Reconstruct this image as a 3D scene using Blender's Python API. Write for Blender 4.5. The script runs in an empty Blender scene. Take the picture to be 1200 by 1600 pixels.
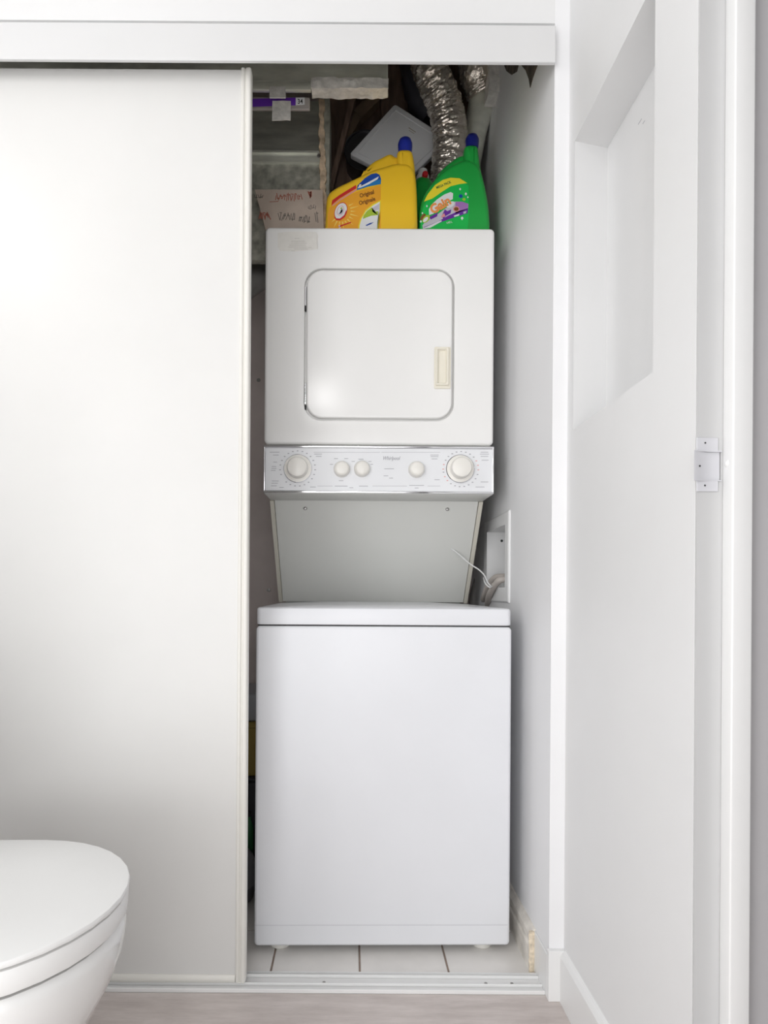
import bpy, bmesh, math, random
from mathutils import Vector, Matrix, noise
random.seed(7)
S = bpy.context.scene
C = S.collection
# ------------------------------------------------------------------ camera
CAMH, ROLL = 0.86, 0.0065
cam = bpy.data.cameras.new('camera'); camo = bpy.data.objects.new('camera', cam); C.objects.link(camo)
cam.sensor_fit = 'AUTO'; cam.sensor_width = 36; cam.lens = 22.5
cam.shift_x = 50/1600; cam.shift_y = 122/1600; cam.clip_start = 0.02
camo.matrix_world = Matrix.Translation((0, 0, CAMH)) @ Matrix.Rotation(math.radians(90), 4, 'X') @ Matrix.Rotation(ROLL, 4, 'Z')
S.camera = camo
# ------------------------------------------------------------------ light
S.view_settings.view_transform = 'Standard'; S.view_settings.look = 'None'
S.view_settings.gamma = 1; S.view_settings.use_curve_mapping = False
S.view_settings.exposure = 0.16
w = bpy.data.worlds.new('world'); S.world = w; w.use_nodes = True
w.node_tree.nodes['Background'].inputs[0].default_value = (0.8, 0.85, 0.9, 1)
w.node_tree.nodes['Background'].inputs[1].default_value = 0.3
def area(name, loc, target, sx, sy, power, col=(1, 1, 1), shape='RECTANGLE'):
    l = bpy.data.lights.new(name, 'AREA'); l.shape = shape; l.size = sx; l.size_y = sy
    l.energy = power; l.color = col
    o = bpy.data.objects.new(name, l); C.objects.link(o); o.location = loc
    o.rotation_euler = (Vector(target) - Vector(loc)).to_track_quat('-Z', 'Y').to_euler()
    return o
area('vanity_light', (-0.2, -0.8, 2.12), (-0.1, 1.5, 1.2), 0.09, 0.09, 2.4, (1, 0.99, 0.98), 'DISK')
area('rear_fill', (-0.3, -1.55, 0.6), (-0.3, 1.0, 0.8), 1.3, 1.0, 11, (0.98, 0.99, 1.0))  # unseen soft fill behind the camera, added to brighten the closet
area('mirror_light', (-1.12, 0.70, 1.95), (0.42, 1.5, 1.2), 0.2, 0.3, 2.2, (1.0, 0.995, 0.985))
area('side_fill', (-1.18, -0.2, 1.05), (0.5, 0.9, 1.0), 1.4, 1.8, 29, (0.99, 0.995, 1.0))  # broad fill added along the left wall, no lamp there
area('camera_fill', (0.0, -0.45, 1.0), (0.0, 1.5, 1.2), 0.7, 0.9, 3.0, (0.995, 0.995, 1.0))  # soft fill added just behind the camera for the fronts and closet interior

# ------------------------------------------------------------------ helpers
def at(u, v, Y):
    """pixel of the photograph at real depth Y -> point"""
    du, dv = u-550, v-922
    return Vector(((du+dv*ROLL)*Y/1000, Y, CAMH+(du*ROLL-dv)*Y/1000))
def mat(name, col, rough=0.5, metal=0.0, bump=0, scale=40, var=0.0, vscale=6, spec=None, trans=0, coat=0, alpha=1, stretch=None):
    m = bpy.data.materials.new(name); m.use_nodes = True
    nt = m.node_tree; b = nt.nodes['Principled BSDF']
    b.inputs['Base Color'].default_value = (*col, 1); b.inputs['Roughness'].default_value = rough
    b.inputs['Metallic'].default_value = metal
    if spec is not None: b.inputs['Specular IOR Level'].default_value = spec
    if trans: b.inputs['Transmission Weight'].default_value = trans
    if coat: b.inputs['Coat Weight'].default_value = coat
    if alpha < 1: b.inputs['Alpha'].default_value = alpha
    tc = nt.nodes.new('ShaderNodeTexCoord'); mp = nt.nodes.new('ShaderNodeMapping')
    nt.links.new(tc.outputs['Object'], mp.inputs['Vector'])
    if stretch: mp.inputs['Scale'].default_value = stretch
    if bump:
        n = nt.nodes.new('ShaderNodeTexNoise'); n.inputs['Scale'].default_value = scale; n.inputs['Detail'].default_value = 4
        bp = nt.nodes.new('ShaderNodeBump'); bp.inputs['Strength'].default_value = bump; bp.inputs['Distance'].default_value = 0.002
        nt.links.new(mp.outputs[0], n.inputs['Vector']); nt.links.new(n.outputs['Fac'], bp.inputs['Height'])
        nt.links.new(bp.outputs['Normal'], b.inputs['Normal'])
    # every material is procedural: a gentle tonal variation
    n2 = nt.nodes.new('ShaderNodeTexNoise'); n2.inputs['Scale'].default_value = vscale; n2.inputs['Detail'].default_value = 5
    r = nt.nodes.new('ShaderNodeValToRGB')
    v = var if var else 0.012
    r.color_ramp.elements[0].position = 0.3; r.color_ramp.elements[1].position = 0.7
    r.color_ramp.elements[0].color = (*[max(0, c*(1-v)) for c in col], 1)
    r.color_ramp.elements[1].color = (*[min(1, c*(1+v)) for c in col], 1)
    nt.links.new(mp.outputs[0], n2.inputs['Vector']); nt.links.new(n2.outputs['Fac'], r.inputs[0])
    nt.links.new(r.outputs[0], b.inputs['Base Color'])
    return m
WALL = mat('wall_paint', (0.80, 0.80, 0.80), 0.5, bump=0.05, scale=120)
CLOSW = mat('closet_wall_paint', (0.87, 0.87, 0.88), 0.55, bump=0.06, scale=90)
TRIMM = mat('trim_paint', (0.84, 0.84, 0.835), 0.3, bump=0.03, scale=30)
DOORM = mat('door_laminate', (0.74, 0.735, 0.72), 0.42, bump=0.02, scale=14)
CREAM = mat('cream_frame', (0.80, 0.785, 0.74), 0.35)
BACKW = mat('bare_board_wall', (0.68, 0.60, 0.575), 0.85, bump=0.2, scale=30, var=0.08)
ENAM = mat('dryer_enamel', (0.88, 0.875, 0.86), 0.17, spec=0.3)
ENAMW = mat('washer_enamel', (0.80, 0.81, 0.84), 0.3, spec=0.35)
PANELG = mat('stand_panel_enamel', (0.80, 0.805, 0.77), 0.35)
CONS = mat('console_face', (0.82, 0.83, 0.85), 0.25)
CHROME = mat('chrome', (0.86, 0.86, 0.88), 0.12, 1.0)
KNOB = mat('knob_plastic', (0.84, 0.82, 0.77), 0.28)
HANDM = mat('handle_cream_plastic', (0.83, 0.79, 0.68), 0.35)
DARK = mat('dark_gap', (0.03, 0.03, 0.03), 0.8)
SCREW = mat('screw_metal', (0.35, 0.34, 0.33), 0.35, 0.8)
INK = mat('grey_ink', (0.42, 0.42, 0.45), 0.6)
INKP = mat('pink_ink', (0.75, 0.42, 0.40), 0.6)
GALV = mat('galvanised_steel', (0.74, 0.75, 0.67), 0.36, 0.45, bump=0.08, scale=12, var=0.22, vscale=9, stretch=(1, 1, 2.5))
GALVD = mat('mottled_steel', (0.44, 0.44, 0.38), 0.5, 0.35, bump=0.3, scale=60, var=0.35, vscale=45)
FOIL = mat('crumpled_foil', (0.74, 0.68, 0.61), 0.27, 0.85, bump=1.0, scale=95, var=0.2, vscale=30)
FOILW = mat('foil_tape', (0.84, 0.82, 0.78), 0.42, 0.25, bump=1.0, scale=110, var=0.14, vscale=60)
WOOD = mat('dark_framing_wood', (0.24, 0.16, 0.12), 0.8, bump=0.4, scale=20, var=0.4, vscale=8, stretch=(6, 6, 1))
CARD = mat('cardboard', (0.52, 0.43, 0.36), 0.85, bump=0.1, var=0.1, vscale=15)
PURP = mat('purple_print', (0.16, 0.03, 0.50), 0.4)
REDP = mat('faded_red_print', (0.42, 0.13, 0.09), 0.8)
GRYP = mat('faded_grey_print', (0.20, 0.18, 0.16), 0.8)
WHT = mat('white_plastic', (0.82, 0.82, 0.82), 0.4)
COVER = mat('pale_grey_plastic', (0.78, 0.785, 0.80), 0.45)
PORC = mat('porcelain', (0.84, 0.84, 0.83), 0.08, coat=0.6)
SEAT = mat('seat_plastic', (0.85, 0.85, 0.84), 0.28)
YEL = mat('yellow_plastic', (1.0, 0.62, 0.03), 0.32)
BLUE = mat('blue_cap_plastic', (0.02, 0.035, 0.36), 0.35)
GRN = mat('green_plastic', (0.02, 0.42, 0.07), 0.3)
RED = mat('red_plastic', (0.65, 0.02, 0.03), 0.4)
LORA = mat('label_orange', (0.93, 0.42, 0.03), 0.45)
LYEL = mat('label_yellow', (0.93, 0.78, 0.04), 0.45)
LPALE = mat('label_ray', (0.98, 0.72, 0.16), 0.45)
LRED = mat('label_red', (0.68, 0.03, 0.03), 0.45)
LPINK = mat('label_pink', (0.85, 0.35, 0.36), 0.45)
LBLUE = mat('label_blue', (0.01, 0.07, 0.40), 0.45)
LBLU2 = mat('label_light_blue', (0.02, 0.22, 0.55), 0.45)
LWHT = mat('label_white', (0.86, 0.87, 0.88), 0.45)
LBRN = mat('label_brown_ink', (0.24, 0.09, 0.02), 0.5)
LGRN = mat('label_green', (0.01, 0.55, 0.09), 0.45)
LLEAF = mat('label_leaf_green', (0.42, 0.60, 0.05), 0.45)
LORG = mat('label_lettering_orange', (0.95, 0.35, 0.10), 0.45)
LPUR = mat('label_purple', (0.16, 0.03, 0.38), 0.45)
LLIL = mat('label_lilac', (0.42, 0.20, 0.55), 0.45)
LSILV = mat('label_silver', (0.62, 0.60, 0.68), 0.45)
HOSE = mat('beige_hose', (0.50, 0.455, 0.42), 0.5)
HOSEG = mat('grey_hose', (0.28, 0.27, 0.26), 0.5)
CLEAR = mat('clear_plastic', (0.75, 0.77, 0.8), 0.2, alpha=0.5)
STAIN = mat('stained_trim', (0.80, 0.76, 0.70), 0.6, bump=0.3, scale=60, var=0.18, vscale=25)
FRAY = mat('frayed_edge', (0.60, 0.46, 0.32), 0.85, bump=0.6, scale=90, var=0.4, vscale=50)
TILE = mat('floor_tile_glaze', (0.82, 0.795, 0.765), 0.3, var=0.04, vscale=12)
GROUT = mat('grout', (0.36, 0.28, 0.235), 0.9, var=0.15, vscale=30)

FLOOR = bpy.data.materials.new('vinyl_floor'); FLOOR.use_nodes = True
nt = FLOOR.node_tree; b = nt.nodes['Principled BSDF']; b.inputs['Roughness'].default_value = 0.45
tc = nt.nodes.new('ShaderNodeTexCoord'); mp = nt.nodes.new('ShaderNodeMapping'); mp.inputs['Scale'].default_value = (1.2, 7, 1)
n1 = nt.nodes.new('ShaderNodeTexNoise'); n1.inputs['Scale'].default_value = 5; n1.inputs['Detail'].default_value = 9; n1.inputs['Roughness'].default_value = 0.7
rp = nt.nodes.new('ShaderNodeValToRGB'); rp.color_ramp.elements[0].position = 0.3; rp.color_ramp.elements[1].position = 0.72
rp.color_ramp.elements[0].color = (0.50, 0.44, 0.415, 1); rp.color_ramp.elements[1].color = (0.72, 0.655, 0.625, 1)
nt.links.new(tc.outputs['Object'], mp.inputs[0]); nt.links.new(mp.outputs[0], n1.inputs['Vector'])
nt.links.new(n1.outputs['Fac'], rp.inputs[0]); nt.links.new(rp.outputs[0], b.inputs['Base Color'])

def link(name, bm, mats, parent=None, smooth=40, kind=None, label=None, recalc=True):
    if recalc: bmesh.ops.recalc_face_normals(bm, faces=bm.faces)
    me = bpy.data.meshes.new(name); bm.to_mesh(me); bm.free()
    if not isinstance(mats, (list, tuple)): mats = [mats]
    for m in mats: me.materials.append(m)
    if smooth:
        me.shade_smooth(); me.set_sharp_from_angle(angle=math.radians(smooth))
        big = {k for p in me.polygons if len(p.vertices) > 8 for k in p.edge_keys}
        for e in me.edges:
            if e.key in big: e.use_edge_sharp = True
    o = bpy.data.objects.new(name, me); C.objects.link(o)
    if parent is not None: o.parent = parent
    if kind: o['kind'] = kind
    if label: o['label'] = label
    return o
def thing(name, label, cat, loc=(0, 0, 0), rz=0, group=None):
    o = bpy.data.objects.new(name, None); C.objects.link(o); o.location = loc; o.rotation_euler = (0, 0, rz)
    o['label'] = label; o['category'] = cat
    if group: o['group'] = group
    return o
def reloc(t, loc):
    """put the empty at its base, keep children where they were built (world coordinates)"""
    t.location = loc
    for c in t.children: c.location = c.location - Vector(loc)
def tag(o, label, cat, group=None):
    o['label'] = label; o['category'] = cat
    if group: o['group'] = group
    return o
def box(bm, x0, x1, y0, y1, z0, z1, bev=0, seg=2, mi=0):
    b2 = bmesh.new()
    bmesh.ops.create_cube(b2, size=1, matrix=Matrix.Translation(((x0+x1)/2, (y0+y1)/2, (z0+z1)/2)) @ Matrix.Diagonal((x1-x0, y1-y0, z1-z0, 1)))
    if bev: bmesh.ops.bevel(b2, geom=b2.edges[:], offset=bev, segments=seg, profile=0.5, affect='EDGES')
    merge(bm, b2, mi=mi)
def merge(bm, b2, M=None, mi=None):
    if M is not None: bmesh.ops.transform(b2, matrix=M, verts=b2.verts)
    vm = [bm.verts.new(v.co) for v in b2.verts]; b2.verts.index_update()
    for f in b2.faces:
        try: nf = bm.faces.new([vm[v.index] for v in f.verts]); nf.material_index = f.material_index if mi is None else mi
        except ValueError: pass
    b2.free()
def loft(bm, rings, cap0=True, cap1=True, mi=0, closed=True):
    vr = [[bm.verts.new(p) for p in r] for r in rings]
    n = len(vr[0])
    for a, c in zip(vr, vr[1:]):
        for i in range(n if closed else n-1):
            j = (i+1) % n
            f = bm.faces.new((a[i], a[j], c[j], c[i])); f.material_index = mi
    if cap0: f = bm.faces.new(list(reversed(vr[0]))); f.material_index = mi
    if cap1: f = bm.faces.new(vr[-1]); f.material_index = mi
    return vr
def rr(cx, cz, w, h, r, n=5):
    """rounded rectangle in 2D"""
    r = min(r, w/2-1e-5, h/2-1e-5); out = []
    for k, (sx, sz) in enumerate(((1, 1), (-1, 1), (-1, -1), (1, -1))):
        for i in range(n+1):
            a = math.radians(90*k + 90*i/n)
            out.append((cx+sx*(w/2-r)+r*math.cos(a), cz+sz*(h/2-r)+r*math.sin(a)))
    return out
def xz(ring, y): return [Vector((p[0], y, p[1])) for p in ring]
def slab(bm, cx, cz, w, h, r, y0, y1, bev=0.003, n=5, mi=0):
    """upright slab facing -y with a rounded front edge"""
    rings = []
    rings.append(xz(rr(cx, cz, w, h, r, n), y1))
    for k in range(4):
        a = math.pi/2*k/3
        ins = bev*(1-math.cos(a)); yy = y0+bev*(1-math.sin(a))
        rings.append(xz(rr(cx, cz, w-2*ins, h-2*ins, max(r-ins, 0.0005), n), yy))
    loft(bm, rings, mi=mi)
def tube(bm, pts, r, n=12, mi=0, rf=None, cap=True, sub=6):
    pts = [Vector(p) for p in pts]
    if sub > 1 and len(pts) > 2:
        P = [pts[0]*2-pts[1]] + pts + [pts[-1]*2-pts[-2]]; out = []
        for i in range(1, len(P)-2):
            for k in range(sub):
                t = k/sub; a, b_, c, d = P[i-1:i+3]
                out.append(0.5*((2*b_)+(c-a)*t+(2*a-5*b_+4*c-d)*t*t+(3*b_-a-3*c+d)*t**3))
        out.append(pts[-1]); pts = out
    rings = []; up = None; N = len(pts); L = 0
    for i, p in enumerate(pts):
        t = (pts[min(i+1, N-1)]-pts[max(i-1, 0)]).normalized()
        if up is None: up = t.orthogonal().normalized()
        up = (up-t*up.dot(t)).normalized(); s = t.cross(up)
        if i: L += (p-pts[i-1]).length
        ring = []
        for k in range(n):
            a = 2*math.pi*k/n
            rad = rf(i/(N-1), L, a) if rf else r
            ring.append(p+(up*math.cos(a)+s*math.sin(a))*rad)
        rings.append(ring)
    loft(bm, rings, cap, cap, mi=mi)
def lathe(bm, prof, c, axis='z', n=32, mi=0, sx=1, sy=1):
    """prof: (radius, height along axis)"""
    rings = []
    for r, h in prof:
        ring = []
        for k in range(n):
            a = 2*math.pi*k/n
            x, y = r*math.cos(a)*sx, r*math.sin(a)*sy
            ring.append(Vector(c)+(Vector((x, y, h)) if axis == 'z' else Vector((x, -h, y))))
        rings.append(ring)
    loft(bm, rings, prof[0][0] > 1e-4, prof[-1][0] > 1e-4, mi=mi)
def prism(bm, pts, y0, y1, bev=0.0, seg=4, mi=0, back=True):
    """outline of (x,z) points extruded along y, front (and back) edges rounded by insetting the outline"""
    P = [Vector((p[0], p[1])) for p in pts]; n = len(P)
    area_ = sum(P[i].x*P[(i+1) % n].y-P[(i+1) % n].x*P[i].y for i in range(n))
    if area_ < 0: P.reverse()
    nm = []
    for i in range(n):
        e1 = (P[i]-P[i-1]).normalized(); e2 = (P[(i+1) % n]-P[i]).normalized()
        m = Vector((-(e1.y+e2.y), e1.x+e2.x))
        m = m.normalized()/max(0.55, (1+e1.dot(e2))/2)**0.5 if m.length > 1e-6 else Vector((-e1.y, e1.x))
        nm.append(m)
    def ring(ins, y): return [Vector((P[i].x+nm[i].x*ins, y, P[i].y+nm[i].y*ins)) for i in range(n)]
    rings = []
    if bev:
        for k in range(seg+1):
            a = math.pi/2*k/seg
            rings.append(ring(bev*(1-math.sin(a)), y0+bev*(1-math.cos(a))))
        if back:
            for k in range(seg, -1, -1):
                a = math.pi/2*k/seg
                rings.append(ring(bev*(1-math.sin(a)), y1-bev*(1-math.cos(a))))
        else: rings.append(ring(0, y1))
    else: rings = [ring(0, y0), ring(0, y1)]
    b2 = bmesh.new(); loft(b2, rings)
    bmesh.ops.triangulate(b2, faces=[f for f in b2.faces if len(f.verts) > 4], ngon_method='EAR_CLIP')
    merge(bm, b2, mi=mi)
def smooth_closed(pts, k=2):
    """corner-cutting of an outline"""
    for _ in range(k):
        o = []
        for i in range(len(pts)):
            a, b_ = Vector(pts[i]), Vector(pts[(i+1) % len(pts)])
            o += [a*0.78+b_*0.22, a*0.22+b_*0.78]
        pts = o
    return [tuple(p) for p in pts]
def px(pts, Y):
    r = [at(u, v, Y) for u, v in pts]
    return [(p.x, p.z) for p in r]
def flat(bm, pts, Y, mi=0, th=0.0003):
    """thin printed patch given by photograph points at depth Y"""
    prism(bm, px(pts, Y), Y, Y+th, mi=mi)
def ell(u, v, ru, rv, rot=0, n=20):
    c, s = math.cos(rot), math.sin(rot)
    return [(u+ru*math.cos(t)*c-rv*math.sin(t)*s, v+ru*math.cos(t)*s+rv*math.sin(t)*c) for t in [2*math.pi*k/n for k in range(n)]]
def text(bm, s, u, v, Y, hpx, ang=0, mi=0, shear=0.0, wide=1.0, off=0.0, th=0.0002):
    """lettering: lower-left at photograph point (u, v), capital height hpx"""
    cu = bpy.data.curves.new('t', 'FONT'); cu.body = s; cu.size = 1; cu.shear = shear; cu.offset = off; cu.resolution_u = 3
    o = bpy.data.objects.new('t', cu); C.objects.link(o)
    me = bpy.data.meshes.new_from_object(o); b2 = bmesh.new(); b2.from_mesh(me)
    bpy.data.objects.remove(o); bpy.data.curves.remove(cu); bpy.data.meshes.remove(me)
    sc = hpx*Y/1000/0.70
    p = at(u, v, Y)
    M = Matrix.Translation((p.x, Y, p.z)) @ Matrix.Rotation(-math.radians(ang), 4, 'Y') @ Matrix.Rotation(math.radians(90), 4, 'X') @ Matrix.Diagonal((sc*wide, sc, 1, 1))
    merge(bm, b2, M, mi=mi)
def dash(bm, u, v, wpx, hpx, Y, mi=0, ang=0):
    a = math.radians(ang); c, s = math.cos(a), math.sin(a)
    q = [(-wpx/2, -hpx/2), (wpx/2, -hpx/2), (wpx/2, hpx/2), (-wpx/2, hpx/2)]
    flat(bm, [(u+x*c-y*s, v+x*s+y*c) for x, y in q], Y, mi)

# ================================================================== SETTING
XL, XR, XC = -1.20, 0.4525, 0.421          # left wall, right wall, closet right wall
YB, YF, YR = -1.6, 1.352, 2.25             # wall behind the camera, front wall, closet rear wall
CEIL, CC = 2.42, 2.80     # room ceiling, higher unfinished closet ceiling
bm = bmesh.new(); box(bm, XL, 1.3, YB, 1.3635, -0.06, 0); link('floor', bm, FLOOR, kind='structure', smooth=0)
bm = bmesh.new(); box(bm, XL, XC, 1.3635, YR, -0.06, -0.0035)
tf = link('floor.001', bm, GROUT, kind='structure', smooth=0)
tm = None; gx, gy = 0.0232, 1.617
k = 0
for i in range(-6, 3):
    for j in range(-1, 4):
        x0, x1 = gx+i*0.2008+0.0022, gx+(i+1)*0.2008-0.0022; y0, y1 = gy+j*0.2-0+0.0022, gy+(j+1)*0.2-0.0022
        x0, x1, y0, y1 = max(x0, XL+0.001), min(x1, XC-0.001), max(y0, 1.4), min(y1, YR-0.001)
        if x1-x0 < 0.01 or y1-y0 < 0.01: continue
        b = bmesh.new(); box(b, x0, x1, y0, y1, -0.0035, 0, 0.0012, 1)
        link('tile', b, TILE, tf, smooth=0); k += 1
bm = bmesh.new(); box(bm, XL-0.1, 1.4, YB-0.1, YF, CEIL, CEIL+0.06); link('ceiling', bm, WALL, kind='structure', smooth=0)
bm = bmesh.new(); box(bm, XL-0.08, 0.60, YF, YR+0.08, CC, CC+0.05); link('ceiling.001', bm, mat('raw_closet_ceiling', (0.24, 0.20, 0.185), 0.9, bump=0.3, scale=25, var=0.3), kind='structure', smooth=0)
bm = bmesh.new(); box(bm, XL-0.08, XL, YB, YR, 0, CC); link('wall_left', bm, WALL, kind='structure', smooth=0)
bm = bmesh.new(); box(bm, XL, 1.3, YB-0.08, YB, 0, CEIL); link('wall_back', bm, WALL, kind='structure', smooth=0)
# right wall with its recess
bm = bmesh.new()
NZ0, NZ1, NY0, NY1, NB = 1.1926, 1.786, 0.967, 1.316, 0.527
def plan(bm, pts, z0, z1, mi=0):
    loft(bm, [[Vector((x, y, z0)) for x, y in pts], [Vector((x, y, z1)) for x, y in pts]], mi=mi)
YJ = 0.846
box(bm, XR, NB, YJ, YF, 0, NZ0, 0); box(bm, XR, NB, YJ, YF, NZ1, CEIL)
box(bm, XR, NB, YJ, NY0, NZ0, NZ1)
plan(bm, [(XR, NY1), (NB, 1.335), (NB, YF), (XR, YF)], NZ0, NZ1)
box(bm, NB, 0.60, YJ, YF, 0, CEIL)
# near piece of the wall behind the doorway, and lintel above the doorway
box(bm, XR, 0.60, YB, -0.02, 0, CEIL); box(bm, XR, 0.60, -0.02, YJ, 2.12, CEIL)
wr = link('wall_right', bm, WALL, kind='structure', smooth=0)
b = bmesh.new()   # small pencil mark inside the recess
for (u, v, w_, h_, a) in ((1000, 190, 6, 1.0, 5), (1006, 191, 3.5, .9, 60)):
    p = at(u, v, 1.0); s = NB/((u-550+(v-922)*ROLL)/1000)
    q = at(u, v, s); box(b, NB-0.0004, NB, q.y-w_*0.0012, q.y+w_*0.0012, q.z-0.0006*h_, q.z+0.0006*h_)
link('pencil_mark', b, INK, wr, smooth=0)
bm = bmesh.new(); box(bm, 1.22, 1.3, YB, YF, 0, CEIL); box(bm, 0.60, 1.3, YJ+0.35, YJ+0.42, 0, CEIL)
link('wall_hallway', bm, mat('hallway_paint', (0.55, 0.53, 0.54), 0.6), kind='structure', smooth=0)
# front wall above the closet, and the closet's right wall whose end is the post
bm = bmesh.new(); box(bm, XL, XC, YF, YF+0.08, 2.060, CC); box(bm, XL, XC, YF+0.010, YF+0.018, 2.035, 2.060)
link('wall_front', bm, WALL, kind='structure', smooth=0)
bm = bmesh.new()
oy0, oy1, oz0, oz1 = 1.742, 1.98, 0.868, 1.043
box(bm, XC, 0.60, YF, oy0, 0, CC); box(bm, XC, 0.60, oy1, YR, 0, CC)
box(bm, XC, 0.60, oy0, oy1, 0, oz0); box(bm, XC, 0.60, oy0, oy1, oz1, CC); box(bm, 0.52, 0.60, oy0, oy1, oz0, oz1)
wc = link('wall_closet_right', bm, CLOSW, kind='structure', smooth=0)
bm = bmesh.new(); box(bm, XL, 0.60, YR, YR+0.08, 0, CC)
wb = link('wall_rear', bm, BACKW, kind='structure', smooth=0)
for (u, v) in ((404, 594), (420, 922)):
    q = at(u, v, YR); b = bmesh.new(); lathe(b, [(0.001, 0.002), (0.006, 0.0018), (0.007, 0)], (q.x, YR-0.0002, q.z), 'y', 12)
    link('wall_screw', b, SCREW, wb)
# torn drywall at the top of the closet's right wall
b = bmesh.new()
def onwall(u, v): s = XC/((u-550+(v-922)*ROLL)/1000); return at(u, v, s)
for pts in ([(812, 98), (842, 98), (838, 108), (833, 122), (829, 137), (827, 124), (822, 110)], [(786, 96), (812, 96), (808, 112), (800, 117), (792, 111)]):
    q = [onwall(u, v) for u, v in pts]
    loft(b, [[Vector((XC-0.0015, p.y, p.z)) for p in q], [Vector((XC, p.y, p.z)) for p in q]])
link('torn_edge', b, mat('torn_board', (0.10, 0.08, 0.065), 0.9, bump=0.5, scale=80, var=0.5, vscale=40), wc, smooth=0)
# header board over the closet, baseboards, track
bm = bmesh.new(); box(bm, XL, 0.4178, 1.335, 1.343, 1.963, 2.041, 0.0012, 1)
box(bm, XL, 0.4178, 1.343, 1.362, 2.034, 2.041)
link('trim_1', bm, mat('header_paint', (0.71, 0.71, 0.71), 0.4), kind='structure')
bm = bmesh.new(); T = 0.0115
prof = [(0, 0), (T, 0), (T, 0.095), (T*0.55, 0.104), (0, 0.107)]
def runY(bm, x, sgn, y0, y1, prof):
    loft(bm, [[Vector((x+sgn*a, y, z)) for a, z in prof] for y in (y0, y1)])
runY(bm, XR, -1, YJ+0.002, 1.342, prof)
link('baseboard_right', bm, TRIMM, kind='structure', smooth=0)
bm = bmesh.new(); box(bm, XC-0.004, XR, 1.3405, YF, 0, 0.106, 0.001, 1); box(bm, XC-0.004, XC, YF, 1.447, 0, 0.092, 0.001, 1)
link('trim_2', bm, TRIMM, kind='structure', smooth=0)
bm = bmesh.new()
runY(bm, XC, -1, 1.449, YR, [(0, 0), (0.014, 0), (0.014, 0.052), (0.010, 0.056), (0.010, 0.062), (0.013, 0.066), (0.013, 0.080), (0.004, 0.094), (0, 0.095)])
bb = link('baseboard_closet', bm, STAIN, kind='structure', smooth=0)
b = bmesh.new()
rnd = random.Random(3); zz = 0.0; L_ = []
while zz < 0.094: L_.append(zz); zz += 0.007
rg = [[Vector((XC-0.0155-rnd.uniform(0, .002), 1.4455-rnd.uniform(0, .003), z)), Vector((XC-0.003, 1.4455-rnd.uniform(0, .002), z)), Vector((XC-0.003, 1.452, z)), Vector((XC-0.0145, 1.452, z))] for z in L_]
loft(b, rg); link('frayed_end', b, mat('swollen_board', (0.74, 0.64, 0.50), 0.85, bump=0.6, scale=90, var=0.25, vscale=90), bb, label='water-damaged frayed board end')
bm = bmesh.new()
tx0, tx1 = XL, XC-0.004
box(bm, tx0, tx1, 1.3645, 1.4315, -0.001, 0.003); box(bm, tx0, tx1, 1.3635, 1.3672, 0, 0.0085, 0.0008, 1)
box(bm, tx0, tx1, 1.3835, 1.3865, 0.003, 0.0095, 0.0008, 1); box(bm, tx0, tx1, 1.413, 1.416, 0.003, 0.0095, 0.0008, 1); box(bm, tx0, tx1, 1.4285, 1.4315, 0.003, 0.0065)
ft = link('trim_3', bm, TRIMM, kind='structure', smooth=0)
for (u, v) in ((506, 1538.5), (761, 1540.5), (802, 1540.5)):
    q = at(u, v, 0.857/((v-922)/1000)); b = bmesh.new(); lathe(b, [(0.0035, 0), (0.0035, 0.0006), (0.0005, 0.0008)], (q.x, 1.39+0.008, 0.003), 'z', 12)
    link('track_screw', b, SCREW, ft)
# doorway frame at the right with its strike
bm = bmesh.new()
zj0, zj1 = at(1100, 750, YJ-0.0062).z, at(1100, 706, YJ-0.0062).z
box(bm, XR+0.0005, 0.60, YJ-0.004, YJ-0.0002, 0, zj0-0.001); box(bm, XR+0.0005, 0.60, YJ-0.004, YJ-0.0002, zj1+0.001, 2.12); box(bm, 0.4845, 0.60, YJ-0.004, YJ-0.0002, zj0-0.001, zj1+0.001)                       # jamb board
link_ = None
dj = link('door_2', bm, mat('jamb_paint_shaded', (0.58, 0.58, 0.58), 0.4), kind='structure', smooth=0)  # shade on the jamb face is put into its greyer colour
b = bmesh.new(); box(b, 0.486, 0.5125, 0.8185, YJ-0.0042, 0, 2.12, 0.0022, 3); link('door_stop', b, TRIMM, dj)
b = bmesh.new(); box(b, 0.5135, 0.60, YJ-0.012, YJ-0.0042, 0, 2.12, 0.001, 1); link('outer_jamb', b, mat('outer_jamb_shaded', (0.48, 0.47, 0.48), 0.5), dj)  # colour darkened to carry the lack of light on this side
sp = bmesh.new(); SY = YJ-0.0062
def sb(u0, u1, v0, v1, y0, y1, bev=0.0006):
    p, q = at(u0, v1, (y0+y1)/2), at(u1, v0, (y0+y1)/2); box(sp, p.x, q.x, y0, y1, p.z, q.z, bev, 1)
sb(1088, 1122, 684, 705, SY, SY+0.002); sb(1088, 1122, 750, 768, SY, SY+0.002)
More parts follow.
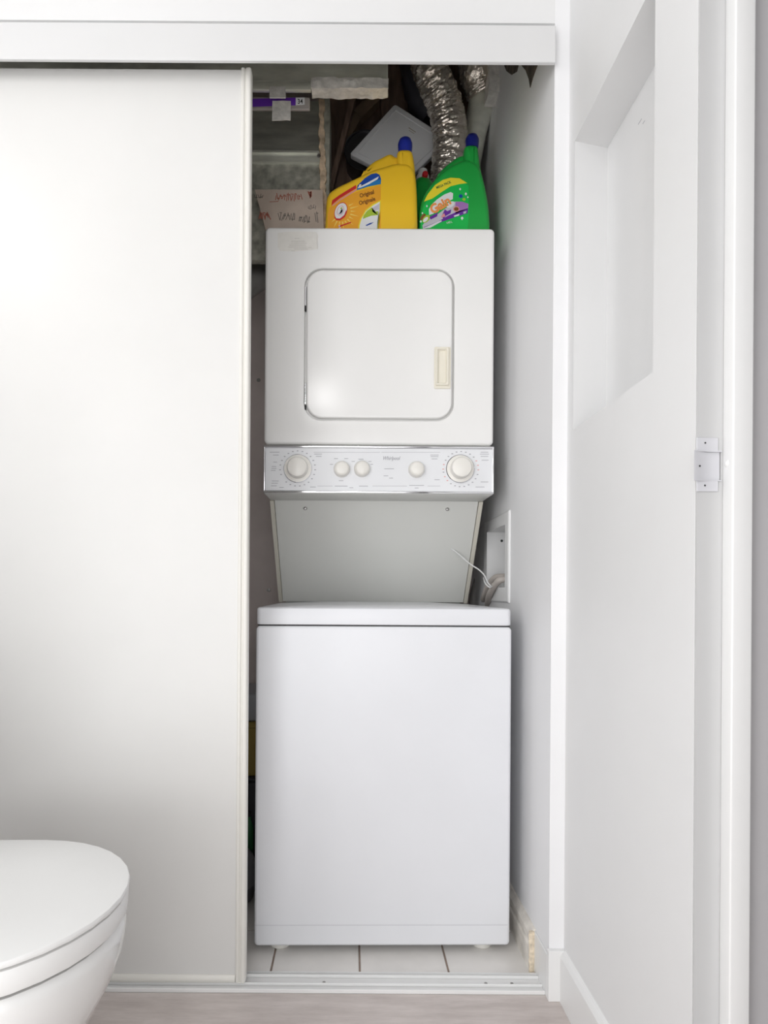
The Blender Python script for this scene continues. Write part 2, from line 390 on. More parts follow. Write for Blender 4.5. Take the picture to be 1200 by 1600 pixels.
# curved lip: hollow at the right, flaring past the wall corner at the left
prof = [(0.4460, SY-0.0045), (0.4485, SY-0.0042), (0.453, SY-0.0025), (0.459, SY), (0.466, SY+0.0020), (0.474, SY+0.0034), (0.4835, SY+0.0040)]
z0, z1 = at(1100, 750, SY).z, at(1100, 706, SY).z
plan(sp, prof+[(x, y+0.001) for x, y in prof][::-1], z0, z1)
plan(sp, [(0.4460, SY-0.0050), (0.455, SY-0.0030), (0.466, SY-0.0006), (0.484, SY-0.0004), (0.484, SY+0.005), (0.4460, SY-0.0035)], z1, z1+0.0016)
plan(sp, [(0.4460, SY-0.0050), (0.455, SY-0.0030), (0.466, SY-0.0006), (0.484, SY-0.0004), (0.484, SY+0.005), (0.4460, SY-0.0035)], z0-0.0014, z0)
spo = link('strike_plate', sp, mat('painted_strike', (0.64, 0.64, 0.67), 0.3), dj, smooth=30)
for (u, v, yy) in ((1102, 692, SY-0.0003), (1101.5, 758.5, SY-0.0003), (1093.5, 728, SY-0.0026)):
    q = at(u, v, yy); b = bmesh.new(); lathe(b, [(0.0011, 0.0004), (0.0013, 0)], (q.x, yy, q.z), 'y', 10); link('screw_hole', b, DARK, spo)
q = at(1133.5, 724, 0.80); b = bmesh.new()
lathe(b, [(0.0005, 0.0022), (0.003, 0.0016), (0.005, 0)], (0, 0, 0), 'y', 14)
bmesh.ops.transform(b, matrix=Matrix.Translation((0.486, 0.832, at(1133, 724, 0.832).z)) @ Matrix.Rotation(math.radians(-90), 4, 'Z'), verts=b.verts)
link('paint_drip', b, TRIMM, dj)

# ================================================================== SLIDING DOOR
DY = 1.385; DXR = -0.2250
bm = bmesh.new(); box(bm, -0.82, DXR-0.018, DY+0.001, DY+0.016, 0.0135, 1.985)  # left end stops short out of view, a gap added to light the closet
sd = link('door_1', bm, DOORM, kind='structure', smooth=0)
b = bmesh.new()
x = DXR
pr = [(x-0.0220, DY+0.017), (x-0.0220, DY-0.002), (x-0.0205, DY-0.0045), (x-0.0175, DY-0.0055), (x-0.0145, DY-0.0045), (x-0.013, DY-0.0015), (x-0.0115, DY-0.0015),
      (x-0.0100, DY-0.0045), (x-0.0070, DY-0.0060), (x-0.0025, DY-0.0055), (x, DY-0.003), (x, DY+0.017)]
plan(b, pr, 0.0125, 1.985); link('door_stile', b, CREAM, sd, smooth=50)
b = bmesh.new()
prr = [(DY+0.0165, 0.0108), (DY-0.0035, 0.0108), (DY-0.0052, 0.013), (DY-0.0048, 0.021), (DY-0.0015, 0.0262), (DY+0.0165, 0.0265)]
loft(b, [[Vector((xx, y, z)) for y, z in prr] for xx in (-0.82, DXR-0.0222)]); link('bottom_rail', b, CREAM, sd, smooth=50)
b = bmesh.new(); box(b, DXR-0.019, DXR-0.002, DY-0.0055, DY+0.012, 0.0105, 0.0125, 0.0008, 1)
for q in (0, 1): box(b, DXR-0.019+q*0.011, DXR-0.013+q*0.011, DY-0.003, DY+0.008, 0.0098, 0.0107)
link('bottom_guide', b, CREAM, sd)

# ================================================================== LAUNDRY TOWER
lt = thing('washer_dryer_tower', 'white stacked laundry tower, washer below and front-loading dryer above, in the open closet', 'washer dryer')
# washer
WY = 1.507; wx0, wx1 = -0.2253, 0.3797; wcx = (wx0+wx1)/2; ww = wx1-wx0
YAW = math.radians(0.9)
Mw = Matrix.Translation((wx0, WY, 0)) @ Matrix.Rotation(YAW, 4, 'Z') @ Matrix.Translation((-wx0, -WY, 0))
WB = 2.10
def wlink(name, bm, *a, **k):
    bmesh.ops.transform(bm, matrix=Mw, verts=bm.verts); return link(name, bm, *a, **k)
bm = bmesh.new()
slab(bm, wcx, (0.0195+0.7745)/2, ww, 0.7745-0.0195, 0.010, WY, WB, 0.006, 5)
wcab = wlink('washer_cabinet', bm, ENAMW, lt)
b = bmesh.new(); box(b, wx0+0.001, wx1-0.006, WY-0.0004, WY+0.0002, 0.0688, 0.0695); wlink('panel_seam', b, mat('seam_grey', (0.50, 0.50, 0.53), 0.6), wcab)
b = bmesh.new(); box(b, wx0+0.004, wx1-0.004, WY+0.005, WB-0.005, 0.7745, 0.7775); wlink('lid_gap', b, DARK, wcab)
bm = bmesh.new()                                             # lid, slightly domed
rings = []
lidc = ((wx0+wx1)/2, (WY+WB)/2); lw, ld = ww-0.002, WB-WY
def xyr(w_, d_, r, z, dome=0):
    out = []
    for x_, y_ in rr(lidc[0], lidc[1], w_, d_, r, 6): out.append(Vector((x_, y_, z)))
    return out
rings.append(xyr(lw-0.006, ld-0.006, 0.010, 0.7775)); rings.append(xyr(lw-0.001, ld-0.001, 0.011, 0.779)); rings.append(xyr(lw, ld, 0.012, 0.782))
rings.append(xyr(lw, ld, 0.012, 0.812)); rings.append(xyr(lw-0.002, ld-0.002, 0.011, 0.8155)); rings.append(xyr(lw-0.008, ld-0.008, 0.010, 0.8178))
vr = loft(bm, rings, True, False)
# domed top: concentric shrinking rings
prev = vr[-1]
for s, dz in ((0.86, 0.0012), (0.7, 0.0035), (0.5, 0.0055), (0.25, 0.0065)):
    nr = [bm.verts.new((lidc[0]+(v.co.x-lidc[0])*s/0.987, lidc[1]+(v.co.y-lidc[1])*(0.987 if s > .8 else .96 if s > .6 else s+.3 if s > .3 else .25), 0.8178+dz)) for v in vr[-1]]
    for i in range(len(nr)):
        j = (i+1) % len(nr); bm.faces.new((prev[i], prev[j], nr[j], nr[i]))
    prev = nr
bm.faces.new(prev)
wlink('washer_lid', bm, ENAMW, lt, smooth=30)
for (fx) in (wx0+0.058, wx1-0.058):
    for fy in (WY+0.045, WB-0.06):
        b = bmesh.new(); lathe(b, [(0.022, 0.0), (0.024, 0.002), (0.024, 0.012), (0.012, 0.014), (0.012, 0.022)], (fx, fy, 0), 'z', 20); wlink('foot', b, CREAM, lt)
# slanted stand
X0, X1 = -0.2347, 0.3707
SZ1, SZ0, SY1, SY0 = 1.1145, 0.8225, 1.82, 2.06
def sl(t): return SY0+(SY1-SY0)*t, SZ0+(SZ1-SZ0)*t
bm = bmesh.new()
nrm = Vector((0, -(SZ1-SZ0), SY1-SY0)).normalized()
def pan(x0, x1, d0, d1):
    for_ = []
    for (t, d) in ((0, d0), (1, d0), (1, d1), (0, d1)):
        y, z = sl(t); for_.append((y-nrm.y*0+nrm.y*d, z+nrm.z*d))
    loft(bm, [[Vector((xx, y, z)) for y, z in for_] for xx in (x0, x1)])
pan(X0+0.013, X1-0.013, -0.002, 0.0)
sp_ = link('stand_panel', bm, PANELG, lt, smooth=0)
for sx in (0, 1):
    bm = bmesh.new()
    xa, xb = (X0, X0+0.0115) if sx == 0 else (X1-0.0115, X1)
    pan(xa, xb, -0.02, 0.004); link('stand_flange', bm, mat('cream_flange', (0.74, 0.71, 0.62), 0.4) if sx == 0 else bpy.data.materials['cream_flange'], lt, smooth=0)
for (u, v) in ((477, 793), (699, 794)):
    t = 0.93; y, z = sl(t); q = at(u, v, y); b = bmesh.new()
    lathe(b, [(0.001, 0.003), (0.004, 0.0025), (0.0055, 0)], (q.x, y-0.001, z), 'y', 14); link('screw', b, SCREW, sp_)
# back column of the tower
bm = bmesh.new(); box(bm, X0+0.02, X1-0.02, 2.085, 2.17, 0.80, 1.3); link('rear_column', bm, PANELG, lt, smooth=0)
# console body and dryer cabinet
CY = 1.6845
czb, czt = at(590, 771, CY).z, at(590, 697, CY).z
bm = bmesh.new(); box(bm, X0+0.001, X1-0.001, CY+0.002, 1.82, czb-0.001, czt, 0.002, 2); box(bm, X0+0.02, X1-0.02, 1.82, 2.17, czb+0.02, czt)
cons = link('control_panel', bm, PANELG, lt)
bm = bmesh.new(); cxm = (X0+X1)/2
slab(bm, cxm+0.001, (czb+czt)/2, X1-X0-0.008, czt-czb-0.012, 0.001, CY-0.0015, CY+0.004, 0.0008)
link('console_face', bm, CONS, cons)
bm = bmesh.new()
box(bm, X0, X1, CY-0.006, CY+0.004, czt-0.0055, czt-0.0005, 0.0015, 2); box(bm, X0, X1, CY-0.006, CY+0.004, czb, czb+0.0055, 0.0015, 2)
box(bm, X0, X0+0.0045, CY-0.005, CY+0.004, czb, czt, 0.0015, 2); box(bm, X1-0.0045, X1, CY-0.005, CY+0.004, czb, czt, 0.0015, 2)
link('chrome_trim', bm, CHROME, cons, label='thin chrome edging of the control panel')
# printing on the console
bm = bmesh.new(); TY = CY-0.0018
text(bm, 'Whirlpool', 597.5, 718.5, TY, 5.6, 0, 0, 0.35, 0.80, 0.02)
for (u, v, w_) in ((608, 732.5, 15), (603, 743.5, 7), (611, 747, 6), (669, 728, 0), (429, 706.5, 15), (431, 711, 9), (430, 722, 6), (428, 729, 7), (428, 732, 8), (427, 735, 7),
                   (430, 751.5, 11), (429, 755, 10), (428, 759, 9), (440, 761.5, 7), (489, 761, 9), (497, 709.5, 12), (498, 713, 9), (525, 716.5, 6), (541, 716.5, 6), (518, 725.5, 5),
                   (564, 717.5, 8), (552, 721, 5), (578, 721, 5), (581, 725.5, 4), (533, 751, 7), (533, 759.5, 20), (568, 759.5, 14), (549, 762, 6), (651, 758.5, 23), (651, 762.5, 6),
                   (679, 711, 13), (679, 713.5, 12), (679, 717, 9), (683, 749.5, 8), (757, 706.5, 12), (757, 709.5, 14), (757, 713, 12), (758, 719, 11), (750, 761, 14), (757, 753, 12)):
    if w_: dash(bm, u, v, w_, 0.9, TY, 0)
for (u0, u1, v) in ((490, 594, 706.7), (596, 688, 706.7), (496, 520, 759.3), (582, 636, 759.3), (668, 688, 759.3)):
    dash(bm, (u0+u1)/2, v, u1-u0, 0.45, TY, 0)
for (cu, cv, R, a0, a1, n) in ((465, 732, 27.5, -200, 130, 22), (720, 733, 27.5, -180, 170, 24)):
    for i in range(n):
        a = math.radians(a0+(a1-a0)*i/(n-1)); pink = cu > 700 and i in (0, 1, 10, 11, 12, 21, 22)
        dash(bm, cu+R*math.cos(a), cv+R*math.sin(a), 2.6, 1.5, TY, 1 if pink else 0)
link('printing', bm, [INK, INKP], cons, smooth=0)
def dial(u, v, big):
    q = at(u, v, CY); c = (q.x, CY-0.0015, q.z)
    b = bmesh.new()
    if big:
        lathe(b, [(0.0275, 0.0), (0.0275, 0.006), (0.0265, 0.024), (0.0245, 0.0285), (0.020, 0.0305), (0.001, 0.031)], c, 'y', 40)
        o = link('timer_dial', b, KNOB, lt)
        b = bmesh.new(); lathe(b, [(0.0375, 0), (0.0375, 0.0035), (0.0360, 0.0048)], c, 'y', 48)
        lathe(b, [(0.0355, 0.0049), (0.030, 0.006), (0.027, 0.0062)], c, 'y', 48, mi=1)
        link('dial_skirt', b, [CHROME, KNOB], o)
    else:
        lathe(b, [(0.0215, 0.0), (0.0215, 0.003), (0.0205, 0.009), (0.0190, 0.0155), (0.0165, 0.0185), (0.012, 0.0200), (0.001, 0.0205)], c, 'y', 32)
        o = link('knob', b, KNOB, lt)
for u, v, g in ((465.5, 732.5, 1), (718.8, 733, 1), (534, 733.5, 0), (565.5, 733, 0), (650.5, 734, 0)): dial(u, v, g)
# dryer cabinet with a recess for its door
FY = 1.6876
zt, zb = at(590, 355.2, FY).z, at(590, 694.5, FY).z
dcz = (zt+zb)/2; dh = zt-zb; dw = X1-X0
p0, p1 = at(475.2, 656, FY), at(710.2, 420.6, FY)
ocx, ocz, ow, oh = (p0.x+p1.x)/2, (p0.z+p1.z)/2, p1.x-p0.x, p1.z-p0.z
bm = bmesh.new(); n = 8; bv = 0.008
rings = [xz(rr(cxm, dcz, dw, dh, 0.012, n), 2.17)]
for k in range(5):
    a = math.pi/2*k/4; ins = bv*(1-math.cos(a)); rings.append(xz(rr(cxm, dcz, dw-2*ins, dh-2*ins, 0.012-ins*0.8, n), FY+bv*(1-math.sin(a))))
ORD = 0.046
rings.append(xz(rr(ocx, ocz, ow+0.006, oh+0.006, ORD+0.003, n), FY)); rings.append(xz(rr(ocx, ocz, ow+0.002, oh+0.002, ORD+0.001, n), FY+0.0015))
rings.append(xz(rr(ocx, ocz, ow, oh, ORD, n), FY+0.005)); rings.append(xz(rr(ocx, ocz, ow, oh, ORD, n), FY+0.012))
loft(bm, rings)
dcab = link('dryer_cabinet', bm, ENAM, lt, smooth=30)
bm = bmesh.new(); GW = 0.0050
slab(bm, ocx, ocz, ow-2*GW, oh-2*GW, ORD-0.004, FY-0.0045, FY+0.011, 0.005, 8)
ddoor = link('dryer_door', bm, ENAM, lt, smooth=30)
# pull handle: raised bezel round a hollow
q0, q1 = at(679.5, 604, FY), at(700.5, 545, FY); hcx, hcz, hw, hh = (q0.x+q1.x)/2, (q0.z+q1.z)/2, q1.x-q0.x, q1.z-q0.z
bm = bmesh.new(); y_ = FY-0.0047
rings = [xz(rr(hcx+0.0015, hcz-0.0025, hw+0.009, hh+0.010, 0.003, 3), y_), xz(rr(hcx+0.0015, hcz-0.0025, hw+0.008, hh+0.009, 0.003, 3), y_-0.0028), xz(rr(hcx, hcz, hw, hh, 0.003, 3), y_-0.0032), xz(rr(hcx, hcz, hw-0.0005, hh-0.0005, 0.003, 3), y_-0.0075),
         xz(rr(hcx, hcz, hw-0.002, hh-0.002, 0.003, 3), y_-0.0085), xz(rr(hcx, hcz, hw-0.0085, hh-0.009, 0.002, 3), y_-0.0082), xz(rr(hcx, hcz, hw-0.0105, hh-0.011, 0.002, 3), y_-0.0072), xz(rr(hcx+0.001, hcz, hw-0.018, hh-0.016, 0.002, 3), y_-0.0003)]
loft(bm, rings, False, True); link('door_handle', bm, HANDM, ddoor, smooth=30, label='cream recessed pull handle')
for (v0, v1) in ((447, 477), (598, 632)):
    a, c = at(477, v1, FY-0.003), at(477, v0, FY-0.003); b = bmesh.new()
    lathe(b, [(0.0024, a.z-c.z), (0.0024, (a.z-c.z)*0.62), (0.0018, (a.z-c.z)*0.61), (0.0024, (a.z-c.z)*0.6), (0.0024, 0)], (a.x-0.0002, FY+0.0005, c.z), 'z', 12)
    b2 = None; link('hinge', b, CHROME, ddoor)
    b = bmesh.new(); z_ = a.z-0.007; box(b, a.x-0.0020, a.x+0.0020, FY+0.0005, FY+0.006, z_-0.006, z_+0.006); link('hinge_slot', b, DARK, dcab)
# faded rating sticker top left
b = bmesh.new(); flat(b, [(434, 364), (450, 362), (472, 361.5), (494, 362.5), (497, 368), (496, 384), (497, 389), (482, 391), (462, 392.5), (438, 392), (434, 386)], FY-0.0004, 0, 0.0003)
for (u, v, w_) in ((466, 377, 22), (467, 380, 24), (465, 383, 26), (465, 386, 30), (470, 389, 22), (484, 387, 6), (464, 372.5, 8), (458, 392, 6)):
    dash(b, u, v, w_, 0.45, FY-0.0007, 1)
link('rating_sticker', b, [mat('aged_sticker', (0.82, 0.80, 0.755), 0.55, var=0.03, vscale=60), mat('pale_ink', (0.55, 0.54, 0.50), 0.6)], dcab, smooth=0, label='faded paper sticker')
reloc(lt, (0.07, 1.8, 0))

# ================================================================== LAUNDRY OUTLET BOX AND HOSES
ob = thing('laundry_outlet_box', 'white recessed laundry outlet box in the closet side wall behind the dryer stand', 'outlet box')
b = bmesh.new(); fy0, fy1, fz0, fz1 = 1.704, 2.02, 0.829, 1.076
ring = lambda y0, y1, z0, z1, x: [Vector((x, y0, z0)), Vector((x, y1, z0)), Vector((x, y1, z1)), Vector((x, y0, z1))]
loft(b, [ring(fy0, fy1, fz0, fz1, XC), ring(fy0, fy1, fz0, fz1, XC-0.004), ring(fy0+0.004, fy1-0.004, fz0+0.004, fz1-0.004, XC-0.006), ring(oy0+0.002, oy1-0.002, oz0+0.002, oz1-0.002, XC-0.005), ring(oy0+0.003, oy1-0.003, oz0+0.003, oz1-0.003, 0.515)], False, True)
link('box_frame', b, WHT, ob, smooth=0)
b = bmesh.new(); lathe(b, [(0.007, 0), (0.007, 0.001)], (0, 0, 0), 'y', 14)
bmesh.ops.transform(b, matrix=Matrix.Translation((0.5145, 2.0+0, 0)) @ Matrix.Rotation(math.radians(-90), 4, 'Z'), verts=b.verts)
b.free()
s = 1.9765; q = at(784, 845, s); b = bmesh.new(); lathe(b, [(0.0038, 0.0006), (0.0040, 0)], (q.x, oy1-0.0032, q.z*1.0), 'y', 14); link('knockout_hole', b, DARK, ob)
reloc(ob, (XC, 1.86, fz0))
def hose(pp, r, m, label):
    b = bmesh.new(); tube(b, pp, r, 12); o = link('water_hose', b, m, smooth=60); tag(o, label, 'hose'); return o
h1 = [(0.50, 1.84, 0.905), (0.445, 1.84, 0.922), (0.408, 1.845, 0.905), (0.391, 1.86, 0.86), (0.388, 2.0, 0.79), (0.392, 2.15, 0.70), (0.39, 2.18, 0.3), (0.39, 2.18, 0.05)]
def pxs(L): return [at(*q) for q in L]
hose([(0.505, 1.87, 0.905), *pxs([(788, 901, 1.87), (774, 903, 1.89), (763, 916, 1.93), (756, 934, 2.0), (754.5, 952, 2.12)]), (0.402, 2.195, 0.55), (0.400, 2.2, 0.05)], 0.0095, HOSE, 'beige rubber hose arching out of the outlet box, the farther one')
hose([(0.505, 1.80, 0.900), *pxs([(788, 905, 1.80), (776, 911, 1.82), (766, 927, 1.88), (762, 944, 1.98), (763, 960, 2.13)]), (0.378, 2.21, 0.56), (0.376, 2.215, 0.05)], 0.0095, HOSE, 'beige rubber hose arching out of the outlet box, the nearer one')
b = bmesh.new(); tube(b, [(0.44, 2.205, 1.15), *pxs([(748, 900, 2.2), (741, 925, 2.2), (739, 945, 2.2), (739, 970, 2.2)]), (0.395, 2.2, 0.02)][1:], 0.012, 12); o = link('drain_hose', b, HOSEG, smooth=60)
tag(o, 'dark grey drain hose hanging straight down behind the washer', 'hose')
b = bmesh.new(); tube(b, pxs([(695, 851, 1.925), (712, 862, 1.925), (733, 880, 1.90), (748, 890, 1.88), (757, 899, 1.86), (762, 910, 1.84), (767, 916, 1.83)]), 0.0022, 8)
tube(b, pxs([(756, 903, 1.88), (758, 911, 1.84), (765, 917.5, 1.82), (772, 914, 1.84)]), 0.0020, 8)
o = link('cable_tie', b, WHT, smooth=60); tag(o, 'thin white cable tie bundling the hoses beside the stand', 'cable tie')

# ================================================================== DUCTS AND JUNK ABOVE
# sheet metal ducts at the left
dt = thing('sheet_metal_duct', 'galvanised sheet metal ductwork filling the upper left of the closet', 'duct')
def corners(pts, d):
    o = []; n_ = len(pts)
    for i in range(n_):
        p, a, c = Vector(pts[i]), Vector(pts[i-1]), Vector(pts[(i+1) % n_])
        e1, e2 = (a-p).normalized(), (c-p).normalized()
        for k in range(5):
            t = k/4; o.append(tuple((p+e1*d)*(1-t)**2+p*2*t*(1-t)+(p+e2*d)*t*t))
    return o
def p2(u, v, Y): q = at(u, v, Y); return q.x, q.z
TD = 1.62
x1, z0 = p2(606, 129, TD)
b = bmesh.new(); box(b, -0.95, x1, TD, 1.64, z0, 2.395, 0.002, 1); link('upper_duct', b, GALV, dt)
b = bmesh.new(); xx, zz = p2(500, 176, 1.86)
# vertical run: curved face leaning forward at the top, a seam band, then mottled lower half
ztop, zbnd1, zbnd0, zlow = p2(450, 158, 1.90)[1], p2(450, 237, 1.83)[1], p2(450, 258, 1.83)[1], 1.80
N = 10; pts = []
for k in range(N+1):
    t = k/N; pts.append((1.90-0.07*t**1.8, ztop+(zbnd1-ztop)*t))
pts = [(2.15, ztop)]+pts+[(2.15, zbnd1)]
loft(b, [[Vector((X_, y, z)) for y, z in pts] for X_ in (-0.95, xx)]); link('curved_duct', b, GALV, dt, smooth=40)
b = bmesh.new(); box(b, -0.95, xx+0.012, 1.822, 2.15, zbnd0, zbnd1, 0.0025, 2); box(b, -0.95, xx+0.012, 1.816, 1.83, zbnd0+0.0, zbnd0+0.004); box(b, -0.95, xx+0.010, 1.816, 1.83, zbnd1-0.012, zbnd1-0.008)
sb_ = link('seam_band', b, GALV, dt)
q = at(498, 243, 1.82); b = bmesh.new(); lathe(b, [(0.001, 0.004), (0.004, 0.004), (0.0055, 0.001), (0.0055, 0)], (q.x, 1.8222, q.z), 'y', 12); link('screw', b, SCREW, sb_)
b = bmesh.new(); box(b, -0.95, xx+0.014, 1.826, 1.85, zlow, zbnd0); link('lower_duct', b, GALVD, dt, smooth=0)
def crumple(bm, amp, f=60, seed=0):
    for v in bm.verts:
        n_ = noise.noise_vector(v.co*f+Vector((seed, 0, 0))); v.co += n_*amp
def rough_box(x0, x1, y0, y1, z0, z1, d=0.006, amp=0.0025, seed=0):
    b = bmesh.new(); bmesh.ops.create_cube(b, size=1)
    bmesh.ops.transform(b, matrix=Matrix.Translation(((x0+x1)/2, (y0+y1)/2, (z0+z1)/2)) @ Matrix.Diagonal((x1-x0, y1-y0, z1-z0, 1)), verts=b.verts)
    for ax, L in ((0, x1-x0), (1, y1-y0), (2, z1-z0)):
        es = [e for e in b.edges if abs((e.verts[0].co-e.verts[1].co)[ax]) > 0.9*L and abs((e.verts[0].co-e.verts[1].co).length-L) < 1e-6]
        bmesh.ops.subdivide_edges(b, edges=es, cuts=max(1, min(30, int(L/d))), use_grid_fill=True)
    crumple(b, amp, seed=seed); return b
x0_, zA = p2(486, 150, 1.612); 
b = rough_box(x0_, x1+0.001, 1.612, 1.648, z0-0.020, z0+0.006, 0.005, 0.003, seed=2); link('foil_wrap', b, FOILW, dt, smooth=60, label='crumpled foil tape along the duct edge')
b = bmesh.new(); box(b, -0.95, x0_, 1.612, 1.624, z0-0.026, z0-0.004, 0.003, 2); link('duct_flange', b, GALV, dt)
a_, c_ = p2(421, 150, 1.60), p2(446, 133, 1.60)
b = rough_box(a_[0], c_[0], 1.6045, 1.608, a_[1], c_[1], 0.005, 0.0010, 5)
a_, c_ = p2(424, 176, 1.612), p2(453, 150, 1.612)
b_2 = rough_box(a_[0], c_[0], 1.628, 1.632, a_[1]-0.005, c_[1], 0.005, 0.0012, 9); merge(b, b_2)
link('foil_tape', b, FOILW, dt, smooth=60)
# frayed insulated edge of the vertical duct
b = bmesh.new(); rnd = random.Random(5); rings = []
for k in range(34):
    v = 154+k*6.3; u = 502+4.0*min(1, max(0, (v-160)/190)) + rnd.uniform(-1.3, 1.3); q = at(u, v, 1.80); wq = 0.005+rnd.uniform(0, .004)
    rings.append([Vector((q.x-wq, 1.80+rnd.uniform(-.002, .002), q.z)), Vector((q.x+wq, 1.80+rnd.uniform(-.002, .002), q.z)), Vector((q.x+wq, 1.824, q.z)), Vector((q.x-wq, 1.824, q.z))])
loft(b, rings); link('frayed_edging', b, FRAY, dt, smooth=60)
b = bmesh.new(); A, B = at(511, 152, 1.82), at(514, 378, 1.82); box(b, A.x-0.008, A.x+0.008, 1.812, 1.95, 1.80, A.z); link('side_angle', b, GALVD, dt)
reloc(dt, (-0.3, 1.85, 1.80))
# purple striped carton under the duct
ct = thing('flat_carton', 'flat grey carton with a purple stripe wedged under the sheet metal duct', 'box')
CYY = 1.64
b = bmesh.new(); A, B = p2(391-30, 170, CYY), p2(484, 152, CYY); box(b, A[0]-0.12, B[0], CYY, 1.648, A[1], B[1], 0.0015, 1); link('carton_body', b, mat('grey_carton', (0.42, 0.38, 0.36), 0.7), ct)
b = bmesh.new(); flat(b, [(360, 155), (462, 152.6), (462, 164.5), (360, 168)], CYY-0.0005, 0)
link('purple_stripe', b, PURP, ct, smooth=0); b = bmesh.new()
flat(b, [(462, 152.6), (476, 152.4), (476, 163.5), (462, 164.5)], CYY-0.0005, 1); text(b, '34', 465, 162, CYY-0.0008, 7.2, 2, 2, 0, 0.8, 0.02)
link('size_mark', b, [PURP, LWHT, DARK], ct, smooth=0)
b = bmesh.new(); A = at(420, 178, 1.66)
reloc(ct, (-0.2, 1.644, at(450, 170, CYY).z))
# printed cardboard box on the dryer
cb = thing('cardboard_box', 'worn brown cardboard box with faded red print standing on the dryer left of the jugs', 'box')
b = bmesh.new(); A, B = at(398, 296, 1.775), at(504, 296, 1.775)
prism(b, [(A.x+0.0, A.z), (B.x, B.z-0.001), (B.x+0.006, 1.818), (A.x+0.042, 1.818)], 1.775, 1.812)
link('carton', b, CARD, cb, smooth=0)
b = bmesh.new(); K = 1.7745; rnd = random.Random(8)
def scrib(u0, u1, v0, v1, n, mi, wd=1.0):
    for i in range(n):
        u = u0+(u1-u0)*(i+0.5)/n; dash(b, u+rnd.uniform(-.6, .6), (v0+v1)/2+rnd.uniform(-1, 1), wd, (v1-v0)*rnd.uniform(.55, 1), K, mi, rnd.uniform(-25, 25))
        if i % 2: dash(b, u, rnd.uniform(v0, v1), (u1-u0)/n*1.3, wd, K, mi, rnd.uniform(-20, 20))
scrib(430, 472, 302, 314, 15, 0); scrib(404, 421, 331, 344, 7, 0, 1.4); scrib(482, 487, 299, 309, 3, 0, 2.0); scrib(396, 412, 303, 311, 5, 1)
scrib(434, 462, 332, 345, 9, 1); scrib(466, 484, 336, 349, 6, 1, 1.3); scrib(480, 494, 320, 327, 5, 1, .8); scrib(492, 497, 330, 350, 2, 1, 1.2); dash(b, 428, 315, 14, .7, K, 0, -3)
link('faded_print', b, [REDP, GRYP], cb, smooth=0)
reloc(cb, (-0.18, 1.79, 1.817))
# round exhaust elbow in the gap left of the dryer
b = bmesh.new(); tube(b, pxs([(350, 470, 1.98), (385, 440, 1.98), (412, 424, 2.0), (440, 412, 2.06), (470, 405, 2.12)]), 0.048, 24)
for q, r_ in ((at(383, 441, 1.98), 0.051),): pass
o = link('exhaust_elbow', b, mat('dull_duct', (0.42, 0.42, 0.41), 0.4, 0.85, var=0.15, vscale=20), smooth=60); tag(o, 'dull grey round exhaust elbow left of the dryer', 'duct')
# flexible foil ducts
def foil(name, pts, r, label, seed, n=64, pitch=0.031, amp=0.06, sub=36):
    b = bmesh.new()
    def rf(t, L, a):
        ph = (L/pitch) % 1
        return r*(1+amp*(abs(math.sin(math.pi*ph))**0.5-0.6)+0.07*noise.noise(Vector((math.cos(a)*4+seed, math.sin(a)*4, L*90)))+0.055*noise.noise(Vector((math.cos(a)*11+seed, math.sin(a)*11, L*230))))
    tube(b, pts, r, n, rf=rf, sub=sub); return b
fd = tag(link('flexible_foil_duct', foil('a', pxs([(664, 20, 1.90), (668, 90, 1.90), (680, 128, 1.92), (694, 162, 1.94), (702, 196, 1.95), (703, 230, 1.96), (700, 262, 1.97), (698, 300, 1.98), (697, 360, 1.98), (697, 434, 1.98)]), 0.051, '', 1), FOIL, smooth=28),
         'shiny crinkled foil flexible duct bending down behind the green jug', 'duct')
b = foil('a', pxs([(741, 30, 1.93), (744, 100, 1.93), (750, 128, 1.95), (755, 142, 1.96)]), 0.052, '', 4, pitch=0.05, amp=0.05)
f2 = tag(link('foil_duct_joint', b, FOIL, smooth=28), 'foil-wrapped duct joint at the top right with a grey tapered pipe below', 'duct')
b = bmesh.new(); tube(b, pxs([(757, 134, 1.985), (752, 165, 1.99), (744, 198, 2.0), (738, 240, 2.01), (736, 280, 2.03), (737, 440, 2.05)]), 0.04, 24, rf=lambda t, L, a: 0.046-0.018*min(1, t*1.3))
link('tapered_pipe', b, GALV, f2, smooth=60)
A, B = at(764, 142, 1.87), at(797, 100, 1.87)
b = rough_box(A.x, B.x, 1.87, 1.93, A.z, B.z+0.05, 0.007, 0.004, 12); link('foil_wrap', b, FOILW, f2, smooth=60)
b = bmesh.new(); tube(b, pxs([(652, 60, 2.08), (650, 110, 2.08), (658, 150, 2.09), (676, 185, 2.1)]), 0.052, 28, rf=lambda t, L, a: 0.05+0.003*math.sin(L*300))
o = link('dark_flexible_duct', b, mat('dark_flex', (0.10, 0.10, 0.12), 0.35, 0.6), smooth=60); tag(o, 'dark flexible duct half hidden left of the foil duct', 'duct')
